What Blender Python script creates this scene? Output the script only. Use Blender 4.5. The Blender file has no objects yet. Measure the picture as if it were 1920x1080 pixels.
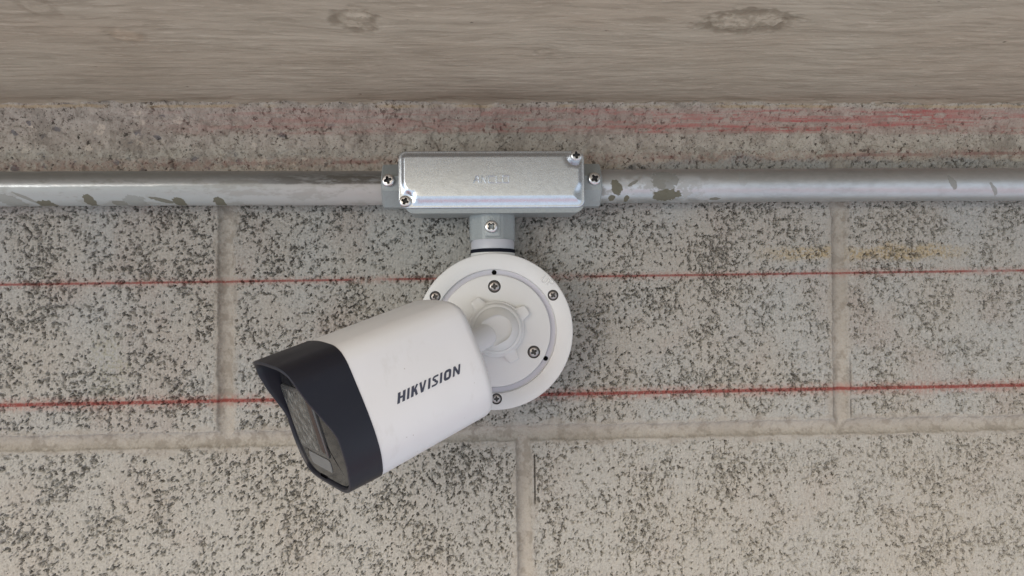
import bpy, bmesh, math, random
import numpy as np
from mathutils import Vector, Matrix
S = bpy.context.scene
COL = S.collection
R_ = math.radians
MM = 0.001

# ------------------------------------------------------------------ camera
F_PX = 1375.0; DIST = 500.0
YAW, PITCH, ROLL = R_(2.8), R_(2.1), R_(0.77)
fwd = np.array([math.sin(YAW)*math.cos(PITCH), math.cos(YAW)*math.cos(PITCH), math.sin(PITCH)])
r0 = np.cross(fwd, [0, 0, 1]); r0 /= np.linalg.norm(r0)
u0 = np.cross(r0, fwd)
cr = math.cos(ROLL)*r0 - math.sin(ROLL)*u0
cu = math.sin(ROLL)*r0 + math.cos(ROLL)*u0
CAM = -DIST*fwd
cam_d = bpy.data.cameras.new('camera'); cam = bpy.data.objects.new('camera', cam_d); COL.objects.link(cam)
cam_d.sensor_width = 36; cam_d.lens = 36*F_PX/1920
cam_d.clip_start = 0.01; cam_d.clip_end = 100
M = Matrix(((cr[0], cu[0], -fwd[0], CAM[0]*MM), (cr[1], cu[1], -fwd[1], CAM[1]*MM), (cr[2], cu[2], -fwd[2], CAM[2]*MM), (0, 0, 0, 1)))
cam.matrix_world = M
S.camera = cam

def W(px, py, y=0.0):
    """measure: photograph point -> (x, z) in mm on the plane `y` mm from the wall"""
    d = fwd + cr*(px-960)/F_PX + cu*(540-py)/F_PX
    s = (y-CAM[1])/d[1]
    q = CAM + s*d
    return float(q[0]), float(q[2])

# ------------------------------------------------------------------ light
w = bpy.data.worlds.new('World'); S.world = w; w.use_nodes = True
nt = w.node_tree; nt.nodes.clear()
out = nt.nodes.new('ShaderNodeOutputWorld'); bg = nt.nodes.new('ShaderNodeBackground')
sky = nt.nodes.new('ShaderNodeTexSky'); sky.sky_type = 'NISHITA'; sky.sun_disc = False
SUN_EL, SUN_AZ = R_(2), R_(-40)          # open side of the building is behind the photographer, to the left
sky.sun_elevation = R_(35); sky.sun_rotation = R_(180+28); sky.dust_density = 5; sky.air_density = 1.0; sky.ozone_density = .5
# below the horizon the sky texture is black: a pale floor-bounce fill and a red band for reflections are added there
tc = nt.nodes.new('ShaderNodeTexCoord'); sx = nt.nodes.new('ShaderNodeSeparateXYZ'); nt.links.new(tc.outputs['Generated'], sx.inputs[0])
ramp = nt.nodes.new('ShaderNodeValToRGB'); mr = nt.nodes.new('ShaderNodeMapRange')
mr.inputs['From Min'].default_value = -1; mr.inputs['From Max'].default_value = 1
nt.links.new(sx.outputs[2], mr.inputs['Value']); nt.links.new(mr.outputs[0], ramp.inputs[0])
cr_ = ramp.color_ramp
stops = [(0.0, (5.0, 5.4, 6.0)), (0.165, (5.3, 5.8, 6.5)), (0.175, (6.2, 1.1, 1.0)), (0.215, (6.2, 1.1, 1.0)), (0.225, (5.9, 6.5, 7.2)), (0.46, (6.4, 7.0, 7.9)), (0.5, (7.2, 8.0, 9.2))]
cr_.elements[0].position = 0; cr_.elements[0].color = (*stops[0][1], 1)
cr_.elements[1].position = 0.5; cr_.elements[1].color = (*stops[-1][1], 1)
for p_, c_ in stops[1:-1]:
    e = cr_.elements.new(p_); e.color = (*c_, 1)
gt = nt.nodes.new('ShaderNodeMapRange'); gt.inputs['From Min'].default_value = -0.02; gt.inputs['From Max'].default_value = 0.03
nt.links.new(sx.outputs[2], gt.inputs['Value'])
mx = nt.nodes.new('ShaderNodeMix'); mx.data_type = 'RGBA'
nt.links.new(gt.outputs[0], mx.inputs[0]); nt.links.new(ramp.outputs[0], mx.inputs[6]); nt.links.new(sky.outputs[0], mx.inputs[7])
nt.links.new(mx.outputs[2], bg.inputs[0]); bg.inputs[1].default_value = 0.14
nt.links.new(bg.outputs[0], out.inputs[0])

sd = bpy.data.lights.new('sun', 'SUN'); sun = bpy.data.objects.new('sun', sd); COL.objects.link(sun)
sd.energy = 1.0; sd.angle = R_(28); sd.color = (.97, .985, 1)
sdir = Vector((math.sin(SUN_AZ)*math.cos(SUN_EL), -math.cos(SUN_AZ)*math.cos(SUN_EL), math.sin(SUN_EL)))   # towards the light
sun.rotation_euler = sdir.to_track_quat('Z', 'Y').to_euler()
vs = S.view_settings; vs.view_transform = 'Standard'; vs.look = 'None'; vs.exposure = 0.0; vs.gamma = 1

# ------------------------------------------------------------------ shader mini language
class V:
    def __init__(s, mat, sock): s.m = mat; s.s = sock
    def _op(s, op, *a):
        n = s.m.node_tree.nodes.new('ShaderNodeMath'); n.operation = op
        for i, v in enumerate((s,)+a):
            if isinstance(v, V): s.m.node_tree.links.new(v.s, n.inputs[i])
            else: n.inputs[i].default_value = v
        return V(s.m, n.outputs[0])
    def __add__(s, o): return s._op('ADD', o)
    __radd__ = __add__
    def __mul__(s, o): return s._op('MULTIPLY', o)
    __rmul__ = __mul__
    def __sub__(s, o): return s._op('SUBTRACT', o)
    def __rsub__(s, o): return (s*-1.0)+o
    def __truediv__(s, o): return s._op('DIVIDE', o)
    def abs(s): return s._op('ABSOLUTE')
    def max(s, o): return s._op('MAXIMUM', o)
    def min(s, o): return s._op('MINIMUM', o)
    def pow(s, o): return s._op('POWER', o)
    def ss(s, a, b):
        """smoothstep a->b gives 0->1 (a may exceed b)"""
        n = s.m.node_tree.nodes.new('ShaderNodeMapRange'); n.interpolation_type = 'SMOOTHSTEP'
        inv = a > b
        if inv: a, b = b, a
        n.inputs['From Min'].default_value = a; n.inputs['From Max'].default_value = b
        n.inputs['To Min'].default_value = 1 if inv else 0; n.inputs['To Max'].default_value = 0 if inv else 1
        s.m.node_tree.links.new(s.s, n.inputs['Value']); return V(s.m, n.outputs[0])
class Mat:
    def __init__(s, name, rough=.5, metal=0.0, base=(.8, .8, .8), spec=.5, disp=False):
        m = bpy.data.materials.new(name); m.use_nodes = True; s.m = m; s.node_tree = m.node_tree; s.n = m.node_tree.nodes; s.l = m.node_tree.links
        s.b = s.n['Principled BSDF']; s.out = s.n['Material Output']
        s.b.inputs['Roughness'].default_value = rough; s.b.inputs['Metallic'].default_value = metal
        s.b.inputs['Base Color'].default_value = (*base, 1); s.b.inputs['Specular IOR Level'].default_value = spec
        m.diffuse_color = (*base, 1)
        t = s.n.new('ShaderNodeTexCoord'); mp = s.n.new('ShaderNodeVectorMath'); mp.operation = 'SCALE'; mp.inputs['Scale'].default_value = 1000
        s.l.new(t.outputs['Object'], mp.inputs[0]); s.P = mp.outputs[0]
        sp = s.n.new('ShaderNodeSeparateXYZ'); s.l.new(s.P, sp.inputs[0])
        s.x, s.y, s.z = (V(s, sp.outputs[i]) for i in range(3))
        s.l.remove if False else None
    def vec(s, x, y, z):
        c = s.n.new('ShaderNodeCombineXYZ')
        for i, v in enumerate((x, y, z)):
            if isinstance(v, V): s.l.new(v.s, c.inputs[i])
            else: c.inputs[i].default_value = v
        return c.outputs[0]
    def noise(s, scale, detail=2, rough=.5, vec=None, sc=(1, 1, 1), dist=0, off=0):
        """scale in 1/mm; sc squeezes the axes"""
        n = s.n.new('ShaderNodeTexNoise'); n.inputs['Scale'].default_value = scale; n.inputs['Detail'].default_value = detail
        n.inputs['Roughness'].default_value = rough; n.inputs['Distortion'].default_value = dist
        v = vec or s.vec(s.x*sc[0]+off, s.y*sc[1]+off*.7, s.z*sc[2]+off*1.3)
        s.l.new(v, n.inputs['Vector']); return V(s, n.outputs[0])
    def voro(s, scale, feature='F1', vec=None, sc=(1, 1, 1), rnd=1, col=False, off=0):
        n = s.n.new('ShaderNodeTexVoronoi'); n.feature = feature; n.inputs['Scale'].default_value = scale
        n.inputs['Randomness'].default_value = rnd
        v = vec or s.vec(s.x*sc[0]+off, s.y*sc[1]+off, s.z*sc[2]+off)
        s.l.new(v, n.inputs['Vector'])
        if col:
            q = s.n.new('ShaderNodeSeparateColor'); s.l.new(n.outputs['Color'], q.inputs[0]); return V(s, n.outputs['Distance']), V(s, q.outputs[0]), V(s, q.outputs[1])
        return V(s, n.outputs['Distance'])
    def const(s, c):
        n = s.n.new('ShaderNodeRGB'); n.outputs[0].default_value = (*c, 1); return n.outputs[0]
    def mix(s, fac, a, b):
        n = s.n.new('ShaderNodeMix'); n.data_type = 'RGBA'
        if isinstance(fac, V): s.l.new(fac.s, n.inputs[0])
        else: n.inputs[0].default_value = fac
        for i, c in ((6, a), (7, b)):
            if isinstance(c, tuple): n.inputs[i].default_value = (*c, 1)
            else: s.l.new(c, n.inputs[i])
        return n.outputs[2]
    def color(s, c, gain=None):
        if gain:
            n = s.n.new('ShaderNodeMix'); n.data_type = 'RGBA'; n.blend_type = 'MULTIPLY'; n.inputs[0].default_value = 1
            s.l.new(c, n.inputs[6]); n.inputs[7].default_value = (*gain, 1); c = n.outputs[2]
        s.l.new(c, s.b.inputs['Base Color'])
    def rough(s, v): s.l.new(v.s, s.b.inputs['Roughness'])
    def metal(s, v): s.l.new(v.s, s.b.inputs['Metallic'])
    def bump(s, h, dist=.001, strength=1.0):
        n = s.n.new('ShaderNodeBump'); n.inputs['Distance'].default_value = dist; n.inputs['Strength'].default_value = strength
        s.l.new(h.s, n.inputs['Height']); s.l.new(n.outputs[0], s.b.inputs['Normal'])
    def displace(s, h):
        """h in mm"""
        n = s.n.new('ShaderNodeDisplacement'); n.inputs['Midlevel'].default_value = 0; n.inputs['Scale'].default_value = MM
        s.l.new(h.s, n.inputs['Height']); s.l.new(n.outputs[0], s.out.inputs['Displacement'])
        s.m.displacement_method = 'DISPLACEMENT'

# ------------------------------------------------------------------ mesh helpers (all coordinates in mm)
def finish(name, bm, mat, parent=None, loc=(0, 0, 0), smooth=35):
    bmesh.ops.recalc_face_normals(bm, faces=bm.faces)
    if smooth:
        a = R_(smooth)
        for f in bm.faces: f.smooth = True
        for e in bm.edges:
            if len(e.link_faces) == 2: e.smooth = e.calc_face_angle(0) < a
    me = bpy.data.meshes.new(name)
    base = Vector(loc)
    if parent is not None: base = ROOTS[parent.name]
    for v in bm.verts: v.co = (v.co - base)*MM
    bm.to_mesh(me); bm.free()
    me.materials.append(mat.m)
    o = bpy.data.objects.new(name, me); COL.objects.link(o)
    if parent is not None: o.parent = parent
    else: o.location = base*MM
    ROOTS[o.name] = base
    return o
ROOTS = {}
def child(name, bm, mat, parent, smooth=35):
    """children keep the origin of the thing's base"""
    return finish(name, bm, mat, parent, smooth=smooth)
def thing(name, loc, label, cat, group=None):
    o = bpy.data.objects.new(name, None); COL.objects.link(o); o.location = Vector(loc)*MM; o.empty_display_size = .01
    ROOTS[o.name] = Vector(loc); o['label'] = label; o['category'] = cat
    if group: o['group'] = group
    return o
def tag(o, label, cat, group=None):
    o['label'] = label; o['category'] = cat
    if group: o['group'] = group
def loft(bm, loops, cap0=True, cap1=True, closed=True):
    rows = [[bm.verts.new(p) for p in L] for L in loops]
    n = len(rows[0])
    for a, b in zip(rows[:-1], rows[1:]):
        for i in range(n if closed else n-1):
            j = (i+1) % n
            bm.faces.new((a[i], a[j], b[j], b[i]))
    if cap0: bm.faces.new(rows[0])
    if cap1: bm.faces.new(rows[-1])
    return rows
def frame(axis):
    a = Vector(axis).normalized(); h = Vector((0, 0, 1)) if abs(a.z) < .9 else Vector((1, 0, 0))
    u = a.cross(h).normalized(); v = a.cross(u)
    return a, u, v
def lathe(bm, prof, c=(0, 0, 0), axis=(0, -1, 0), n=64, cap0=True, cap1=True, ph=0):
    a, u, v = frame(axis); c = Vector(c)
    loops = [[c + a*h + (u*math.cos(2*math.pi*i/n+ph)+v*math.sin(2*math.pi*i/n+ph))*r for i in range(n)] for r, h in prof]
    return loft(bm, loops, cap0, cap1)
def rrect(x0, x1, z0, z1, r, k=8):
    pts = []
    for cx, cz, a0 in ((x1-r, z1-r, 0), (x0+r, z1-r, 90), (x0+r, z0+r, 180), (x1-r, z0+r, 270)):
        for i in range(k+1):
            a = R_(a0+90*i/k); pts.append((cx+r*math.cos(a), cz+r*math.sin(a)))
    return pts
def prism(bm, pts, y0, y1, bev=0.0, k=2):
    """pts (x,z) extruded along y from y0 (back) to y1 (front); bevel on the front rim"""
    cx = sum(p[0] for p in pts)/len(pts); cz = sum(p[1] for p in pts)/len(pts)
    L = [[(x, y0, z) for x, z in pts]]
    if bev:
        mxr = max(math.hypot(p[0]-cx, p[1]-cz) for p in pts)
        for i in range(k+1):
            a = math.pi/2*i/k; ins = bev*(1-math.cos(a)); yy = y1 + (bev*(1-math.sin(a)))*(1 if y0 > y1 else -1)
            row = []
            for x, z in pts:
                d = math.hypot(x-cx, z-cz); row.append((cx+(x-cx)*(1-ins/d), yy, cz+(z-cz)*(1-ins/d)))
            L.append(row)
    else: L.append([(x, y1, z) for x, z in pts])
    return loft(bm, L)
def cut(o, cutters):
    """boolean subtract, result baked into the mesh"""
    for c in cutters:
        m = o.modifiers.new('b', 'BOOLEAN'); m.operation = 'DIFFERENCE'; m.solver = 'EXACT'; m.object = c
    bpy.context.view_layer.update()
    dg = bpy.context.evaluated_depsgraph_get(); e = o.evaluated_get(dg)
    me = bpy.data.meshes.new_from_object(e); old = o.data; o.modifiers.clear(); o.data = me; nm = old.name
    bpy.data.meshes.remove(old); me.name = nm
    for c in cutters: bpy.data.objects.remove(c)
    bm = bmesh.new(); bm.from_mesh(me)
    for f in bm.faces: f.smooth = True
    for ed in bm.edges:
        if len(ed.link_faces) == 2: ed.smooth = ed.calc_face_angle(0) < R_(32)
    bm.to_mesh(me); bm.free()
def screw(name, c, R, h, axis, mat, parent, cross=.62, bar=.17, rot=0.0, dome=.35, slot=False):
    """cross-recess head: domed annulus round a real cross-shaped recess"""
    a, u, v = frame(axis); c = Vector(c); bm = bmesh.new()
    u, v = u*math.cos(rot)+v*math.sin(rot), -u*math.sin(rot)+v*math.cos(rot)
    P = lambda x, y, hh: c + u*x + v*y + a*hh
    n = 48; q, t = cross*R, bar*R
    cr_pts = [(q, -t), (q, t), (t*1.5, t*1.5), (t, q), (-t, q), (-t*1.5, t*1.5), (-q, t), (-q, -t), (-t*1.5, -t*1.5), (-t, -q), (t, -q), (t*1.5, -t*1.5)]
    rings = [(R, 0), (R, h*.55), (R*.93, h*.82), (R*.8, h*.96), (R*.7, h)]
    rows = [[bm.verts.new(P(r*math.cos(2*math.pi*i/n), r*math.sin(2*math.pi*i/n), hh)) for i in range(n)] for r, hh in rings]
    for A, B in zip(rows[:-1], rows[1:]):
        for i in range(n): bm.faces.new((A[i], A[(i+1) % n], B[(i+1) % n], B[i]))
    top = [bm.verts.new(P(x, y, h)) for x, y in cr_pts]
    floor = [bm.verts.new(P(x*.72, y*.72, h-R*.6)) for x, y in cr_pts]
    m = len(cr_pts)
    for i in range(m): bm.faces.new((top[i], top[(i+1) % m], floor[(i+1) % m], floor[i])).material_index = 1
    bm.faces.new(floor).material_index = 1
    bm.edges.ensure_lookup_table()
    ed = [e for e in bm.edges if (all(x in set(rows[-1]) for x in e.verts) or all(x in set(top) for x in e.verts))]
    bmesh.ops.triangle_fill(bm, use_beauty=True, edges=ed)
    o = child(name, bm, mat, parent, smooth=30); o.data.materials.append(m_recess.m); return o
def ribbon(bm, line, wd, P, h0, h1, closed=False, top=1.0):
    """stroke of width wd along a 2-D polyline, mapped by P(x, y, height)"""
    n = len(line); L = []; Rr = []
    for i, (x, y) in enumerate(line):
        if closed: a = line[i-1]; b = line[(i+1) % n]
        else: a = line[max(i-1, 0)]; b = line[min(i+1, n-1)]
        d1 = np.array([x-a[0], y-a[1]], float); d2 = np.array([b[0]-x, b[1]-y], float)
        n1 = d1/np.linalg.norm(d1) if np.linalg.norm(d1) > 1e-9 else None; n2 = d2/np.linalg.norm(d2) if np.linalg.norm(d2) > 1e-9 else None
        if n1 is None: n1 = n2
        if n2 is None: n2 = n1
        m = n1+n2; m /= np.linalg.norm(m); k = 1/max(.5, float(m@n1)); nn = np.array([-m[1], m[0]])*wd/2*k
        L.append((x+nn[0], y+nn[1])); Rr.append((x-nn[0], y-nn[1]))
    mid_ = [((p[0]+q[0])/2, (p[1]+q[1])/2) for p, q in zip(L, Rr)]
    vt = [[bm.verts.new(P(p[0]*k+c[0]*(1-k), p[1]*k+c[1]*(1-k), h)) for p, c in zip(side, mid_)] for side in (L, Rr) for h, k in ((h0, 1.0), (h1, top))]
    l0, l1, q0, q1 = vt
    rng = range(n) if closed else range(n-1)
    for i in rng:
        j = (i+1) % n
        bm.faces.new((l1[i], l1[j], q1[j], q1[i])); bm.faces.new((l0[i], l0[j], l1[j], l1[i])); bm.faces.new((q0[i], q0[j], q1[j], q1[i]))
    if not closed:
        for i in (0, n-1): bm.faces.new((l0[i], l1[i], q1[i], q0[i]))
def arc(cx, cy, rx, ry, a0, a1, k=6):
    return [(cx+rx*math.cos(R_(a0+(a1-a0)*i/k)), cy+ry*math.sin(R_(a0+(a1-a0)*i/k))) for i in range(k+1)]

# ------------------------------------------------------------------ measured places
z_bed = W(950, 813)[1]
xv_l, xv_r, xv_c = W(423, 620)[0], W(1575, 620)[0], W(983, 960)[0]
z_top = W(960, 197)[1]
ch1 = (W(0, 534), W(1850, 508)); ch2 = (W(0, 760), W(1920, 722)); ch3 = (W(270, 309), W(1900, 287))
x_smear0, x_smear1 = W(200, 230)[0], W(1330, 230)[0]
z_strip = W(960, 300)[1]

# ------------------------------------------------------------------ block wall
mw = Mat('block_wall', rough=.95, spec=.2)
x, z = mw.x, mw.z
big = mw.noise(.012, 3, .55); mid = mw.noise(.05, 3, .6, off=31); fine = mw.noise(.5, 3, .6, off=11); fine2 = mw.noise(1.6, 2, .6, off=5)
wob = (mid-.5)*5 + (fine-.5)*1.6
def line_z(l):
    (xa, za), (xb, zb) = l; k = (zb-za)/(xb-xa); return z-(x*k+(za-k*xa))
above = (z-z_bed).ss(-1, 1)
dbed = (z-z_bed+(mid-.5)*4+(fine-.5)*2.0).abs()
dl = (x-xv_l+(mid-.5)*4.5+(fine-.5)*2.2).abs() + (1-above)*60
dr = (x-xv_r+(mid-.5)*4.5+(fine-.5)*2.2+(z-z_bed-70)*-.015).abs() + (1-above)*60
dc = (x-xv_c+(mid-.5)*4+(fine-.5)*1.2).abs() + above*60
dj = dbed.min(dl).min(dr).min(dc)
core = dj.ss(5.6, 4.4)                                   # the tooled mortar joint
smear_w = (mw.noise(.06, 2, .5, off=77)-.40)*15
smear = (dj-smear_w.max(0)).ss(7.5, 4.5)                  # mortar smeared past the joint
strip = (z-z_strip+x.ss(120, -60)*16+(x-42).abs().ss(60, 20)*4+(mw.noise(.03, 3, .6, off=51)-.5)*22+(fine-.5)*4).ss(-1.0, 2.0)     # mortar packed under the beam
cover = core.max(smear*.8).max(strip)
# porous face: crevices between grains, opened in clusters
wx = (mw.noise(.28, 2, .6, off=3)-.5)*4.0; wz = (mw.noise(.28, 2, .6, off=9)-.5)*4.0
wv = mw.vec(x+wx, mw.y, z*.8+wz)
edge = mw.voro(.30, 'DISTANCE_TO_EDGE', vec=wv)
gate = mw.noise(.30, 2, .6, off=21); clus = mw.noise(.035, 2, .55, off=41)
g2 = (gate + (clus-.5)*.32)
crev = edge.ss(.15, .08)*g2.ss(.60, .63)
edge2 = mw.voro(.52, 'DISTANCE_TO_EDGE', vec=wv)
crev2 = edge2.ss(.20, .05)*(mw.noise(.42, 1, .5, off=61)+(clus-.5)*.3).ss(.52, .62)
grain = mw.noise(.75, 3, .7, off=57)
dots = mw.voro(.55, 'F1', sc=(1, 1, .8), off=18).ss(.24, .12)*mw.noise(.25, 2, .5, off=19).ss(.46, .56)
hole = mw.voro(.22, 'F1', sc=(1, 1, .7), off=8).ss(.20, .10)*mw.noise(.15, 1, .5, off=15).ss(.50, .58)
bsh = .95                                                  # pits go deeper, and are painted shadow-dark, along their upper edge
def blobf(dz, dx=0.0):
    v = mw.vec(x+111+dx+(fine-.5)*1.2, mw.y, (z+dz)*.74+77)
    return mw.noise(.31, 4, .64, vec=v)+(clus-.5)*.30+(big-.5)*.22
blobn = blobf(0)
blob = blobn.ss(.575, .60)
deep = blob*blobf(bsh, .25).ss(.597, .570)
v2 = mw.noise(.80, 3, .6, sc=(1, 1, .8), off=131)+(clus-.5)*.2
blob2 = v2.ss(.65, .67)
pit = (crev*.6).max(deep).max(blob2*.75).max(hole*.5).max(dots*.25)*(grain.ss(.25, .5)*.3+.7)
lip = blobn.ss(.525, .56)*blobn.ss(.585, .57)
soft = g2.ss(.46, .70)                                    # shallow rough zones round the pits
pit_b = pit*(1-cover)
drag = mw.noise(.9, 2, .6, sc=(1, 1, .07), off=2)         # vertical scrape marks of the block mould
# mortar own texture: sand and a few bug holes
mort_hole = mw.voro(.16, 'F1', off=4).ss(.13, .06)*mw.noise(.08, 1, .5, off=35).ss(.45, .6)
strip_hole = (mw.voro(.33, 'F1', off=14).ss(.20, .08)*mw.noise(.10, 2, .6, off=36).ss(.46, .58))*strip
tooled = core*(1-strip)
hj = (dj*dj*.09)._op('MINIMUM', 2.0)-3.3+(mw.noise(.2, 3, .7, off=141)-.5)*1.6                   # concave bead
zt = (z-z_top)
fillet = zt.ss(-16, 0)*6.5*(mid*.8+.6)
H = (lip*(1-cover))*.2 + blob*(1-cover)*-1.1 + pit_b*-2.2 + (soft*(1-cover))*-.5 + drag*(1-cover)*.5 + (fine-.5)*.8*(1-cover) + (grain-.5)*.8*(1-cover*.7) + tooled*hj + smear*(1-core)*(1-strip)*.05 \
    + (mid-.5)*1.2 + strip*(.25+(mw.noise(.13, 4, .65, off=71)-.5)*5.0+(mw.noise(.05, 3, .5, off=72).ss(.5, .53)-.5)*1.2) + (strip_hole.max(mw.noise(.30, 3, .65, off=153).ss(.62, .645)*strip))*-1.3 + mort_hole*core*-.5 + fillet + (fine2-.5)*.18
# the sharp parting gap along the right side of some upright joints
gap = (x-xv_c-7.6+(fine-.5)*1.0).abs().ss(.8, .3)*(1-above)*(z-z_bed+31+(fine-.5)*8).abs().ss(19, 14)
gapr = (x-xv_r-7.4+(fine-.5)*1.4+(z-z_bed-70)*-.015).abs().ss(.9, .3)*above*(z-z_bed-26).abs().ss(24, 16)*mid.ss(.35, .5)
gapr = gapr*.5
H = H + (gap.max(gapr))*-2.0
mw.displace(H)
# colour
c_block = mw.mix(big.ss(.35, .65), (.335, .342, .338), (.338, .320, .292))
c_block = mw.mix(mw.noise(.02, 2, .5, off=91).ss(.5, .68)*.55, c_block, (.305, .26, .235))
c_block = mw.mix((z-z_bed).ss(6, -6)*.55, c_block, (.35, .335, .305))
c_block = mw.mix(drag.ss(.48, .56)*.42, c_block, (.37, .365, .35))
c_block = mw.mix(fine2.ss(.35, .7)*.22, c_block, (.19, .183, .172))
xs0, zs0 = W(1480, 475); xs1, _ = W(1760, 475)
ochre = ((z-zs0+(mid-.5)*14).abs().ss(7, 2))*((x-(xs0+xs1)/2).abs().ss(90, 40))*fine.ss(.35, .52)
c_block = mw.mix(ochre*.85, c_block, (.34, .27, .16))
xg, zg = W(205, 690)
mossy = ((x-xg+(mid-.5)*30).abs().ss(14, 3))*((z-zg).abs().ss(35, 10))*fine.ss(.45, .6)
c_block = mw.mix(mossy*.45, c_block, (.24, .23, .15))
c_block = mw.mix(soft*.10, c_block, (.20, .195, .185))
c_block = mw.mix(grain.ss(.54, .64)*.38, c_block, (.46, .45, .43))
c_block = mw.mix(grain.ss(.47, .34)*.35, c_block, (.13, .122, .112))
c_block = mw.mix(lip*.35, c_block, (.45, .44, .42))
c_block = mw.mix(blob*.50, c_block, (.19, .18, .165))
c_block = mw.mix(pit*.86, c_block, (.050, .043, .037))  # dark shade inside the pits painted into the colour
c_mort = mw.mix(mw.noise(.03, 2, .5, off=19).ss(.35, .65), (.315, .296, .27), (.36, .342, .315))
c_mort = mw.mix(mw.noise(.12, 3, .7, off=29).ss(.48, .62)*.6, c_mort, (.20, .18, .155))
c_mort = mw.mix(grain.ss(.55, .38)*.25, c_mort, (.24, .21, .18))
c_mort = mw.mix(fine2.ss(.4, .7)*.18, c_mort, (.22, .195, .17))
c_mort = mw.mix(mort_hole*.5, c_mort, (.15, .13, .11))
# packed strip: paler left, cream right, stones showing at the left end
left_w = x.ss(-60, -170)
c_strip = mw.mix(x.ss(60, 220), (.43, .39, .345), (.455, .425, .37))
c_strip = mw.mix(mw.noise(.10, 3, .6, off=23).ss(.38, .65)*.45, c_strip, (.25, .215, .185))
c_strip = mw.mix(mw.noise(.25, 2, .6, off=24).ss(.55, .66)*.5, c_strip, (.50, .46, .41))
sd_, s1, s2 = mw.voro(.11, 'F1', sc=(1, 1, 1.25), col=True, vec=mw.vec(x+wx*1.8, mw.y, z*1.4+wz*1.8))
stone = sd_.ss(.36, .27)*s1.ss(.50, .52)*(left_w*.85+.15)*strip
c_stone = mw.mix(s2.ss(.3, .6), (.16, .155, .165), (.56, .50, .43))
c_strip = mw.mix(stone*.85, c_strip, c_stone)
speck = mw.voro(.5, 'F1', off=27).ss(.26, .14)*mw.noise(.16, 2, .6, off=28).ss(.46, .56)
chip = mw.noise(.07, 4, .6, off=151).ss(.55, .58)
c_strip = mw.mix(chip*.45, c_strip, (.225, .20, .17))
c_strip = mw.mix(mw.noise(.05, 4, .65, off=152).ss(.56, .60)*.55, c_strip, (.50, .465, .41))
bb = (mw.noise(.30, 3, .65, off=153)+(mid-.5)*.35).ss(.62, .645)
c_strip = mw.mix(bb*.85, c_strip, (.085, .072, .06))
c_strip = mw.mix(grain.ss(.47, .33)*.55, c_strip, (.14, .12, .10))
c_strip = mw.mix(speck*.75, c_strip, (.07, .062, .055))
c_strip = mw.mix(strip_hole*.75, c_strip, (.07, .06, .05))
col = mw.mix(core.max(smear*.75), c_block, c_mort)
col = mw.mix(strip, col, c_strip)
col = mw.mix(gap.max(gapr)*.7, col, (.06, .055, .05))
# ochre edge line under the beam and the smeared red of chalk lines struck many times
streak = mw.noise(.35, 4, .65, sc=(.035, 1, 1), off=17)
yl = (zt+2.6+(mid-.5)*3).abs().ss(1.5, .3)*mw.noise(.02, 2, .5, off=27).ss(.42, .55)
col = mw.mix(yl*.45, col, (.46, .33, .17))
band = (zt+12+(big-.5)*3).abs().ss(9.5, 6.5)
redf = streak.ss(.42, .66)*band*(grain.ss(.3, .55)*.5+.5)*x.ss(x_smear0-20, x_smear0+120)
inten = x.ss(x_smear1-280, x_smear1+60)*.45+.38
col = mw.mix(band*x.ss(x_smear0-20, x_smear0+90)*(x.ss(-160, 160)*.18+.16), col, (.36, .235, .205))
col = mw.mix(redf*inten, col, (.40, .15, .135))
strong = (streak.ss(.57, .68))*(grain.ss(.35, .5)*.6+.4)*band*x.ss(x_smear1-60, x_smear1+90)*mw.noise(.03, 2, .5, off=88).ss(.45, .6)
col = mw.mix(strong*.7, col, (.40, .085, .085))
# chalk lines
grit = mw.noise(.35, 2, .6, off=66)
def chalk(col, l, wd, strength, halo, br):
    d = (line_z(l)+(fine2-.5)*.5).abs()
    ln = d.ss(wd*1.35, wd*.45)*(br)*((1-pit_b*.9))*(grain.ss(.33, .50)*.6+.4)
    hl = d.ss(wd*5.0, wd)*grit.ss(.3, .65)*halo*1.25
    col = mw.mix(hl, col, (.32, .15, .125))
    return mw.mix(ln*strength, col, (.20, .042, .036))
col = chalk(col, ch1, .85, .82, .30, mw.noise(.015, 3, .6, off=44).ss(.28, .45))
col = chalk(col, ch2, 1.3, .92, .42, mw.noise(.015, 3, .6, off=45).ss(.2, .35))
col = chalk(col, ch3, 1.2, .70, .25, mw.noise(.012, 2, .6, off=46).ss(.44, .54)*(1-strip*.45))
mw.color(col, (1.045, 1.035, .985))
def grid_mesh(xs, zs, place):
    nx, nz = len(xs), len(zs)
    X, Z = np.meshgrid(xs, zs)
    co = place(X.ravel(), Z.ravel()).astype(np.float32)*MM
    i = np.arange(nx-1)[None, :]+np.arange(nz-1)[:, None]*nx
    q = np.stack([i, i+1, i+1+nx, i+nx], -1).reshape(-1, 4)
    return co, q
def np_mesh(name, co, q, mat):
    me = bpy.data.meshes.new(name); me.vertices.add(len(co)); me.vertices.foreach_set('co', co.ravel())
    me.loops.add(q.size); me.loops.foreach_set('vertex_index', q.ravel().astype(np.int32))
    me.polygons.add(len(q)); me.polygons.foreach_set('loop_start', np.arange(0, q.size, 4, dtype=np.int32))
    me.polygons.foreach_set('use_smooth', np.ones(len(q), dtype=bool)); me.update(calc_edges=True)
    me.materials.append(mat.m)
    o = bpy.data.objects.new(name, me); COL.objects.link(o); return o
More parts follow.
